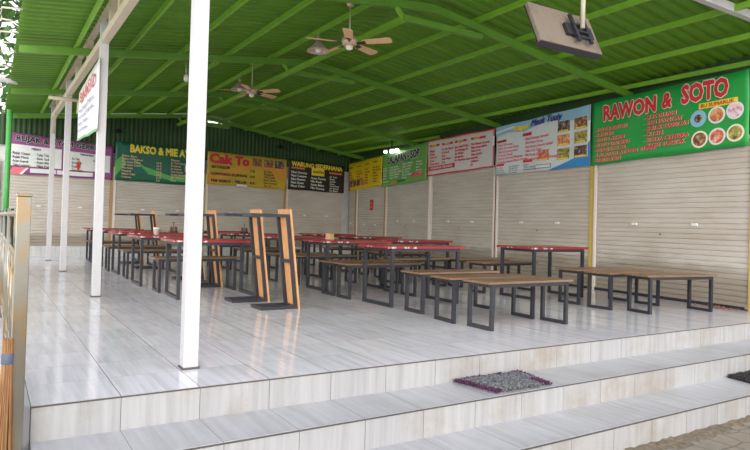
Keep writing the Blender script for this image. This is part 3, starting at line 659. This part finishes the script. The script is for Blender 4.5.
# small things on the tables
c = thing('cup', 'small white cup standing on the second left red table', 'cup', (2.37, 10.55, .79))
g = MB(); g.lathe([(0, .0), (.04, .0), (.055, .12), (.05, .12), (.037, .012), (0, .012)], n=16); g.build('body', M['cup'], c)
g = MB(); g.lathe([(.05, .04), (.0535, .09), (.0545, .09), (.051, .04)], n=16); g.build('sleeve', M['shade'], c)
c = thing('carton', 'tan cardboard tissue carton on the second middle red table', 'carton', (4.82, 9.05, .79), R(20))
g = MB(); g.box((-.05, -.05, 0), (.05, .05, .10)); g.build('box', M['kraft'], c, .004); g = MB(); g.box((-.03, -.012, .10), (.03, .012, .102)); g.build('slot', M['brown'], c)
for i, (x, y, lb) in enumerate(((3.15, 12.55, 'small wire condiment stand on the third left red table'), (4.9, 13.3, 'small wire condiment stand on the fourth middle red table'))):
    c = thing('condiment_stand', lb, 'condiment stand', (x, y, .79), 0, 'condiment stands')
    g = MB(); g.box((-.08, -.05, 0), (.08, .05, .02)); g.tube([(0, 0, .02), (0, 0, .20)], .006); g.tube([(-.02, 0, .2), (.02, 0, .2)], .006); g.build('rack', M['steel'], c)
    for s in (-1, 1): g = MB(); g.lathe([(0, .02), (.028, .02), (.028, .09), (.012, .12), (0, .12)], (s * .045, 0, 0), 12); g.build('bottle', M['brown'], c)

# ------------------------------------------------------------------ ceiling fans, lamps, television
def fan(x, y, zc, zt, rot, label):
    t = thing('ceiling_fan', label, 'ceiling fan', (x, y, zc), 0, 'ceiling fans')
    g = MB(); g.lathe([(0, 0), (.045, 0), (.06, -.04), (.045, -.08), (.02, -.095), (0, -.095)], (0, 0, zt - zc)); g.build('canopy', M['fanmetal'], t)
    g = MB(); g.tube([(0, 0, .06), (0, 0, zt - zc - .08)], .009); g.build('rod', M['galv'], t)
    g = MB(); g.lathe([(0, .10), (.04, .09), (.10, .06), (.115, .01), (.10, -.03), (.05, -.05), (0, -.05)]); g.build('motor', M['fanmetal'], t)
    g = MB(); g.lathe([(0, -.05), (.05, -.05), (.045, -.09), (.02, -.105), (0, -.105)]); g.build('cap', M['shadein'], t)
    for k in range(5):
        a = rot + 2 * math.pi * k / 5; c, s = math.cos(a), math.sin(a)
        def rt(p): 
            q = Vector((p.x, p.y, p.z - p.y * .22)); return Vector((q.x * c - q.y * s, q.x * s + q.y * c, q.z))
        g = MB(); w0, w1 = .05, .068
        outl = [(.19, -w0), (.56, -w1), (.59, -w1 * .7), (.60, 0), (.59, w1 * .7), (.56, w1), (.19, w0)]
        g.prism([(u, v, -.012) for u, v in outl], (0, 0, .008)).map(rt); bl = g.build('blade', M['blade'], t)
        g = MB(); g.prism([(.09, -.02, -.02), (.16, -.015, -.02), (.23, -.04, -.02), (.23, .04, -.02), (.16, .015, -.02), (.09, .02, -.02)], (0, 0, .008)).map(rt); g.build('blade_arm', M['fandark'], bl)
fan(4.06, 7.22, 3.51, zr(4.06) + .20, R(-50), 'wooden bladed ceiling fan nearer the camera')
fan(4.13, 11.04, 3.50, zr(4.13) + .20, R(-52), 'wooden bladed ceiling fan further back')
def pendant(x, y, z, zt, label, s=1.0):
    t = thing('pendant_lamp', label, 'lamp', (x, y, z), 0, 'bell shade pendant lamps')
    g = MB(); g.lathe([(.03 * s, .155 * s), (.045 * s, .12 * s), (.10 * s, .07 * s), (.17 * s, .0), (.175 * s, -.015 * s)], n=24); o = g.build('shade', M['shade'], t); o.modifiers.new('thickness', 'SOLIDIFY').thickness = .004
    g = MB(); g.tube([(0, 0, .15 * s), (0, 0, .22 * s)], .028 * s); g.build('socket', M['shade'], t)
    g = MB(); g.tube([(0, 0, .22 * s), (0, 0, zt - z)], .006); g.build('cord', M['galv'], t)
    g = MB(); g.lathe([(0, -.03 * s), (.035 * s, -.02 * s), (.045 * s, .02 * s), (.025 * s, .08 * s), (.02 * s, .15 * s), (0, .15 * s)], n=14); g.build('bulb', M['shadein'], t)
pendant(4.2, 8.44, 3.70, zr(4.2) + .1, 'bell shaped lamp hanging beside the nearer ceiling fan'); pendant(4.2, 11.92, 3.70, zr(4.2) + .1, 'bell shaped lamp hanging beside the further ceiling fan')
for x, lb in ((7.75, 'small dark dome lamp above the mustard banner'), (2.95, 'small dark dome lamp above the dark green banner')):
    t = thing('wall_lamp', lb, 'lamp', (x, BY - .02, 3.40), 0, 'dark dome lamps')
    g = MB(); g.tube([(0, 0, .08), (0, -.22, .08)], .012); g.build('arm', M['tvdark'], t)
    g = MB(); g.lathe([(.02, .10), (.05, .06), (.12, .0), (.125, -.01), (.115, -.01), (.04, .05)], (0, -.25, 0)); g.build('shade', M['tvdark'], t)
t = thing('tube_light', 'lit fluorescent tube high on the dark back gable', 'lamp', (5.82, BY - .04, 4.03), R(0))
g = MB(); g.box((-.36, -.03, -.02), (.36, .03, .03)); o = g.build('batten', M['shadein'], t); g = MB(); g.tube([(-.34, -.045, -.03), (.34, -.045, -.03)], .016); g.build('tube', M['tube'], t)
t = thing('bulb_cluster', 'lit cluster of white bulbs above the light green banner', 'lamp', (xw(14.9) - .2, 14.9, 3.27))
g = MB(); g.beam((-.0, -.35, .02), (0, .45, .02), .04, .03); g.beam((0, 0, .03), (0, 0, .30), .03, .03); g.build('bracket', M['tvdark'], t)
for k, (yy, s) in enumerate(((-.27, 1), (-.02, 1.1), (.33, .8))):
    g = MB(); g.lathe([(0, -.12 * s), (.05 * s, -.10 * s), (.07 * s, -.05 * s), (.05 * s, -.01 * s), (0, 0)], (0, yy, .0), 14); g.build('bulb', M['bulb'], t)
t = thing('spiral_bulb', 'small white bulb hanging under the second rafter by the near post', 'lamp', (2.66, 10.12, 3.36))
g = MB(); g.lathe([(0, -.06), (.035, -.05), (.04, .03), (.02, .06), (0, .06)], n=12); g.build('bulb', M['shadein'], t); g = MB(); g.tube([(0, 0, .06), (0, .05, zr(2.66) - 3.36 - .08)], .008); g.build('cord', M['galv'], t)
# television: seen from behind, hung from the ridge and tilted towards the hall
t = thing('television', 'dusty flat television seen from behind, hung on a pole', 'television', (4.845, 4.10, 2.865), R(-1.5))
def tilt(p): a = R(25); return Vector((p.x, p.y * math.cos(a) + p.z * math.sin(a), p.z * math.cos(a) - p.y * math.sin(a)))
g = MB(); g.prism([(-.44, .0, .0), (-.44, .045, .0), (-.44, .045, .47), (-.44, .0, .47)], (.88, 0, 0)).map(tilt); g.build('housing', M['tvback'], t, .008)
g = MB(); g.box((-.435, .045, .03), (.435, .06, .465)); g.prism([(-.435, .008, -.004), (-.435, .085, -.010), (-.435, .085, .03), (-.435, .04, .03)], (.87, 0, 0)); g.map(tilt).build('bezel', M['tvdark'], t, .004)
g = MB(); g.box((-.41, .0602, .04), (.41, .063, .45)); g.map(tilt).build('screen', M['steel'], t)
g = MB(); g.box((-.04, -.04, .14), (.34, .0, .28)); g.map(tilt).build('rear_cover', M['tvdark'], t, .006)
g = MB()
for x in (.04, .22): g.box((x, -.07, .05), (x + .035, -.04, .38))
for z in (.09, .16, .24): g.box((.04, -.072, z), (.255, -.05, z + .02))
g.map(tilt).build('mount_bracket', M['steel'], t)
p = tilt(Vector((.14, -.08, .20))); g = MB(); g.tube([p, (p.x + .005, p.y, zr(4.9) + .1 - 2.875)], .024, 14); g.build('pole', M['galv'], t)

# ------------------------------------------------------------------ railing, broom, barrel, mats
t = thing('newel_post', 'square stainless steel post at the left end of the steps', 'post', (.16, 3.80, GZ))
g = MB(); g.box((-.034, -.034, 0), (.034, .034, 1.75)); g.build('tube', M['stainless'], t, .004); g = MB(); g.box((-.038, -.038, 1.75), (.038, .038, 1.765)); g.build('cap', M['stainless'], t, .004)
t = thing('stainless_railing', 'stainless steel railing with ring ornaments running back from the post', 'railing', (.15, 3.9, 0))
g = MB(); g.tube([(0, .0, 1.06), (0, 8.6, 1.06)], .022); g.build('top_rail', M['stainless'], t)
for z in (.12, .82): g = MB(); g.tube([(0, 0, z), (0, 8.6, z)], .014); g.build('lower_rail', M['stainless'], t)
for k in range(5): g = MB(); g.tube([(0, 1.72 * (k + 1), 0), (0, 1.72 * (k + 1), 1.1)], .024); g.build('stanchion', M['stainless'], t)
for k in range(30): g = MB(); g.tube([(0, .2 + k * .285, .12), (0, .2 + k * .285, .82)], .009, 8); g.build('baluster', M['stainless'], t)
for k in range(15):
    g = MB(); y = .34 + k * .57; g.tube([(0, y + .22 * math.cos(a * math.pi / 8), .47 + .30 * math.sin(a * math.pi / 8)) for a in range(17)], .010, 8); g.build('ring', M['stainless'], t)
t = thing('stick_broom', 'palm rib stick broom standing beside the stainless post', 'broom', (.10, 3.42, GZ))
g = MB(); random.seed(3)
for k in range(150):
    a = random.uniform(0, 2 * math.pi); r = math.sqrt(random.random()); c, s = math.cos(a) * r, math.sin(a) * r
    g.tube([(c * .085 - .02, s * .085, 0.01 + random.random() * .04), (c * .05 - .012, s * .05, .5), (c * .023, s * .023, .90), (c * .021, s * .021, 1.04 + random.random() * .02)], .0042, 4)
g.build('bristles', M['broom'], t); g = MB(); g.lathe([(.024, .935), (.027, .94), (.027, .985), (.024, .99)], (0, 0, 0), 16); g.build('binding', M['band'], t)
t = thing('barrel', 'navy plastic drum cut off by the left edge of the picture', 'barrel', (-.195, 3.98, GZ))
g = MB(); g.lathe([(0, 0), (.25, 0), (.27, .06), (.28, .3), (.27, .36), (.285, .42), (.28, .62), (.27, .68), (.275, .85), (.24, .92), (0, .93)], n=32); g.build('body', M['barrel'], t)
g = MB(); g.lathe([(.20, .93), (.20, .95), (0, .95)], n=24); g.build('lid', M['tvdark'], t)
def rag_mat(name, label, corners, z, m_in, m_out, n):
    c = [Vector(p) for p in corners]; ctr = sum(c, Vector((0, 0))) / 4; t = thing(name, label, 'doormat', (ctr.x, ctr.y, z)); random.seed(5)
    def at(u, v): p = c[0] * (1 - u) * (1 - v) + c[1] * u * (1 - v) + c[3] * (1 - u) * v + c[2] * u * v; return p - ctr
    base = MB(); k = 10
    per = [at(i / k, 0) for i in range(k)] + [at(1, i / k) for i in range(k)] + [at(1 - i / k, 1) for i in range(k)] + [at(0, 1 - i / k) for i in range(k)]
    base.prism([(p.x, p.y, .0) for p in per], (0, 0, .012)); base.build('backing', m_in, t)
    gi, go = MB(), MB()
    for _ in range(n):
        u, v = random.random(), random.random(); p = at(u, v); edge = v < .10 or u < .07 or v > .97 or (v > .84 and u > .35 + .4 * random.random())
        a = random.uniform(0, 6.28); l = random.uniform(.018, .04); h = random.uniform(.008, .026); w = .005
        d = Vector((math.cos(a), math.sin(a))); q = Vector((-d.y, d.x)) * w
        z0 = .011
        (go if edge else gi).add([(p.x - q.x, p.y - q.y, z0), (p.x + q.x, p.y + q.y, z0), (p.x + d.x * l * .6 + q.x, p.y + d.y * l * .6 + q.y, z0 + h), (p.x + d.x * l * .6 - q.x, p.y + d.y * l * .6 - q.y, z0 + h), (p.x + d.x * l, p.y + d.y * l, z0 + h * .3)], [(0, 1, 2, 3), (3, 2, 4)])
    o = gi.build('pile', m_in, t, fix=False); o['kind'] = 'stuff'; o = go.build('border_pile', m_out, t, fix=False); o['kind'] = 'stuff'
rag_mat('doormat', 'shaggy grey rag doormat with purple border on the top step', [(3.20, 3.83), (3.28, 3.42), (3.86, 3.41), (3.93, 3.83)], -.20, M['matgrey'], M['matpurple'], 5200)
rag_mat('doormat', 'dark rag doormat at the right edge of the lower step', [(6.40, 3.36), (6.34, 3.0), (7.0, 2.98), (7.05, 3.36)], -.40, M['matdark'], M['matdark'], 3600)
t = thing('litter_heap', 'small heap of dry litter at the foot of the right wall', 'litter', (8.86, 4.72, 0)); random.seed(9); g = MB()
for k in range(60):
    x, y = random.gauss(0, .04), random.gauss(.1, .2); s = random.uniform(.012, .035); g.beam((x - s, y - s * .5, .002 + random.random() * .01), (x + s, y + s * .6, .006 + random.random() * .02), s * .8, .004)
o = g.build('leaf_litter', M['debris'], t, fix=False); o['kind'] = 'stuff'

random.seed(12); g = MB(); n = 160; row = [[], [], []]
for i in range(n + 1):
    x = XL + (8.5 - XL) * i / n; w = .05 + .09 * random.random() + .05 * math.sin(x * 1.7); h = .01 + .018 * random.random()
    row[0].append((x, 2.897, GZ + h)); row[1].append((x, 2.897 - w * .5, GZ + h * .8 * random.random() + .004)); row[2].append((x, 2.897 - w, GZ))
g.add([p for q in row for p in q], [(j * (n + 1) + i, j * (n + 1) + i + 1, (j + 1) * (n + 1) + i + 1, (j + 1) * (n + 1) + i) for j in range(2) for i in range(n)])
o = g.build('soil', M['soil'], fix=False); tag(o, 'strip of brown soil and grit along the foot of the lowest step', 'soil'); o['kind'] = 'stuff'
# ------------------------------------------------------------------ left side: corner pole, eave fittings, palm, shrubs
g = MB(); g.tube([(.34, 17.0, .0), (.36, 17.0, 3.55)], .062, 14); tag(g.build('corner_pole', M['pole']), 'bright green round pole at the back left corner', 'post')
for k in range(7):
    y = 6.4 + k * 1.15; g = MB(); x = .16; z = zr(.16) + ROOF_UP - .05
    g.tube([(x + .12, y, z), (x - .10, y, z - .02), (x - .10, y, z - .16), (x + .02, y, z - .16)], .012, 6); tag(g.build('gutter_bracket', M['bracket']), 'cream gutter bracket under the left eave, number %s from the steps' % ('one two three four five six seven'.split()[k]), 'bracket', 'gutter brackets')
t = thing('eave_lamp', 'white lamp jutting in under the left eave', 'lamp', (.12, 13.0, 3.50))
g = MB(); g.tube([(-.5, 0, .02), (0, 0, .0), (.12, 0, -.02), (.26, 0, -.05)], .07, 12, .02); g.build('housing', M['plaster'], t)
def palm(x, y, h, label, n=13, L=2.3, seed=1):
    random.seed(seed); t = thing('palm_tree', label, 'tree', (x, y, GZ)); g = MB(); g.tube([(0, 0, 0), (.05, .02, h * .5), (0, 0, h)], .11, 10, .08); g.build('trunk', M['bark'], t)
    for k in range(n):
        a = 2 * math.pi * k / n + random.uniform(-.2, .2); el = random.uniform(.1, .9); pts = []
        for i in range(9):
            s = i / 8; rr = L * s * math.cos(el * (1 - s * .4)); pts.append(Vector((math.cos(a) * rr, math.sin(a) * rr, h + L * (s * math.sin(el) - .75 * s * s))))
        g = MB(); g.tube(pts, .018, 5, .006)
        for i in range(1, 33):
            s = i / 33 * 8; j = min(7, int(s)); p = pts[j].lerp(pts[j + 1], s - j); d = (pts[j + 1] - pts[j]).normalized(); sd = d.cross(Vector((0, 0, 1))).normalized()
            for q in (-1, 1):
                l = .42 * math.sin(math.pi * min(.95, i / 36 + .08)); tip = p + sd * q * l * .8 + d * l * .5 + Vector((0, 0, -l * .45))
                w = d * .016; g.add([p - w, p + w, (p + tip) / 2 + w * 1.4 + Vector((0, 0, .02)), tip, (p + tip) / 2 - w * 1.4 + Vector((0, 0, .02))], [(0, 1, 2, 3, 4)])
        g.build('frond', M['leaf'], t, fix=False)
palm(-1.55, 10.7, 5.0, 'palm tree with pale fronds outside the left eave', 26, 1.75, 2); 
def bush(x, y, r, h, label, seed, n=900, ls=1):
    random.seed(seed); g = MB()
    for k in range(n):
        a = random.uniform(0, 6.28); ph = math.acos(random.uniform(-1, 1)); rr = r * random.uniform(.75, 1.05)
        p = Vector((rr * math.sin(ph) * math.cos(a), rr * math.sin(ph) * math.sin(a), h / 2 + h / 2 * math.cos(ph) * random.uniform(.8, 1))); d = Vector((random.uniform(-1, 1), random.uniform(-1, 1), random.uniform(-.6, 1))).normalized(); s = d.cross(Vector((.3, .2, 1))).normalized() * .05 * ls
        g.add([p, p + d * .1 * ls + s, p + d * .22 * ls, p + d * .1 * ls - s], [(0, 1, 2, 3)])
    t = thing('shrub', label, 'shrub', (x, y, GZ), 0, 'shrubs beyond the railing'); g.build('foliage', M['bush'], t, fix=False); g = MB(); g.tube([(0, 0, 0), (0, 0, h * .6)], .05, 8); g.build('stem', M['bark'], t)
bush(-1.6, 15.5, .8, 2.4, 'round green shrub beyond the far railing', 1); bush(.1, 21.8, 1.8, 9.5, 'tall leafy tree-like shrub beyond the back left corner', 2, 2600, 1.8)
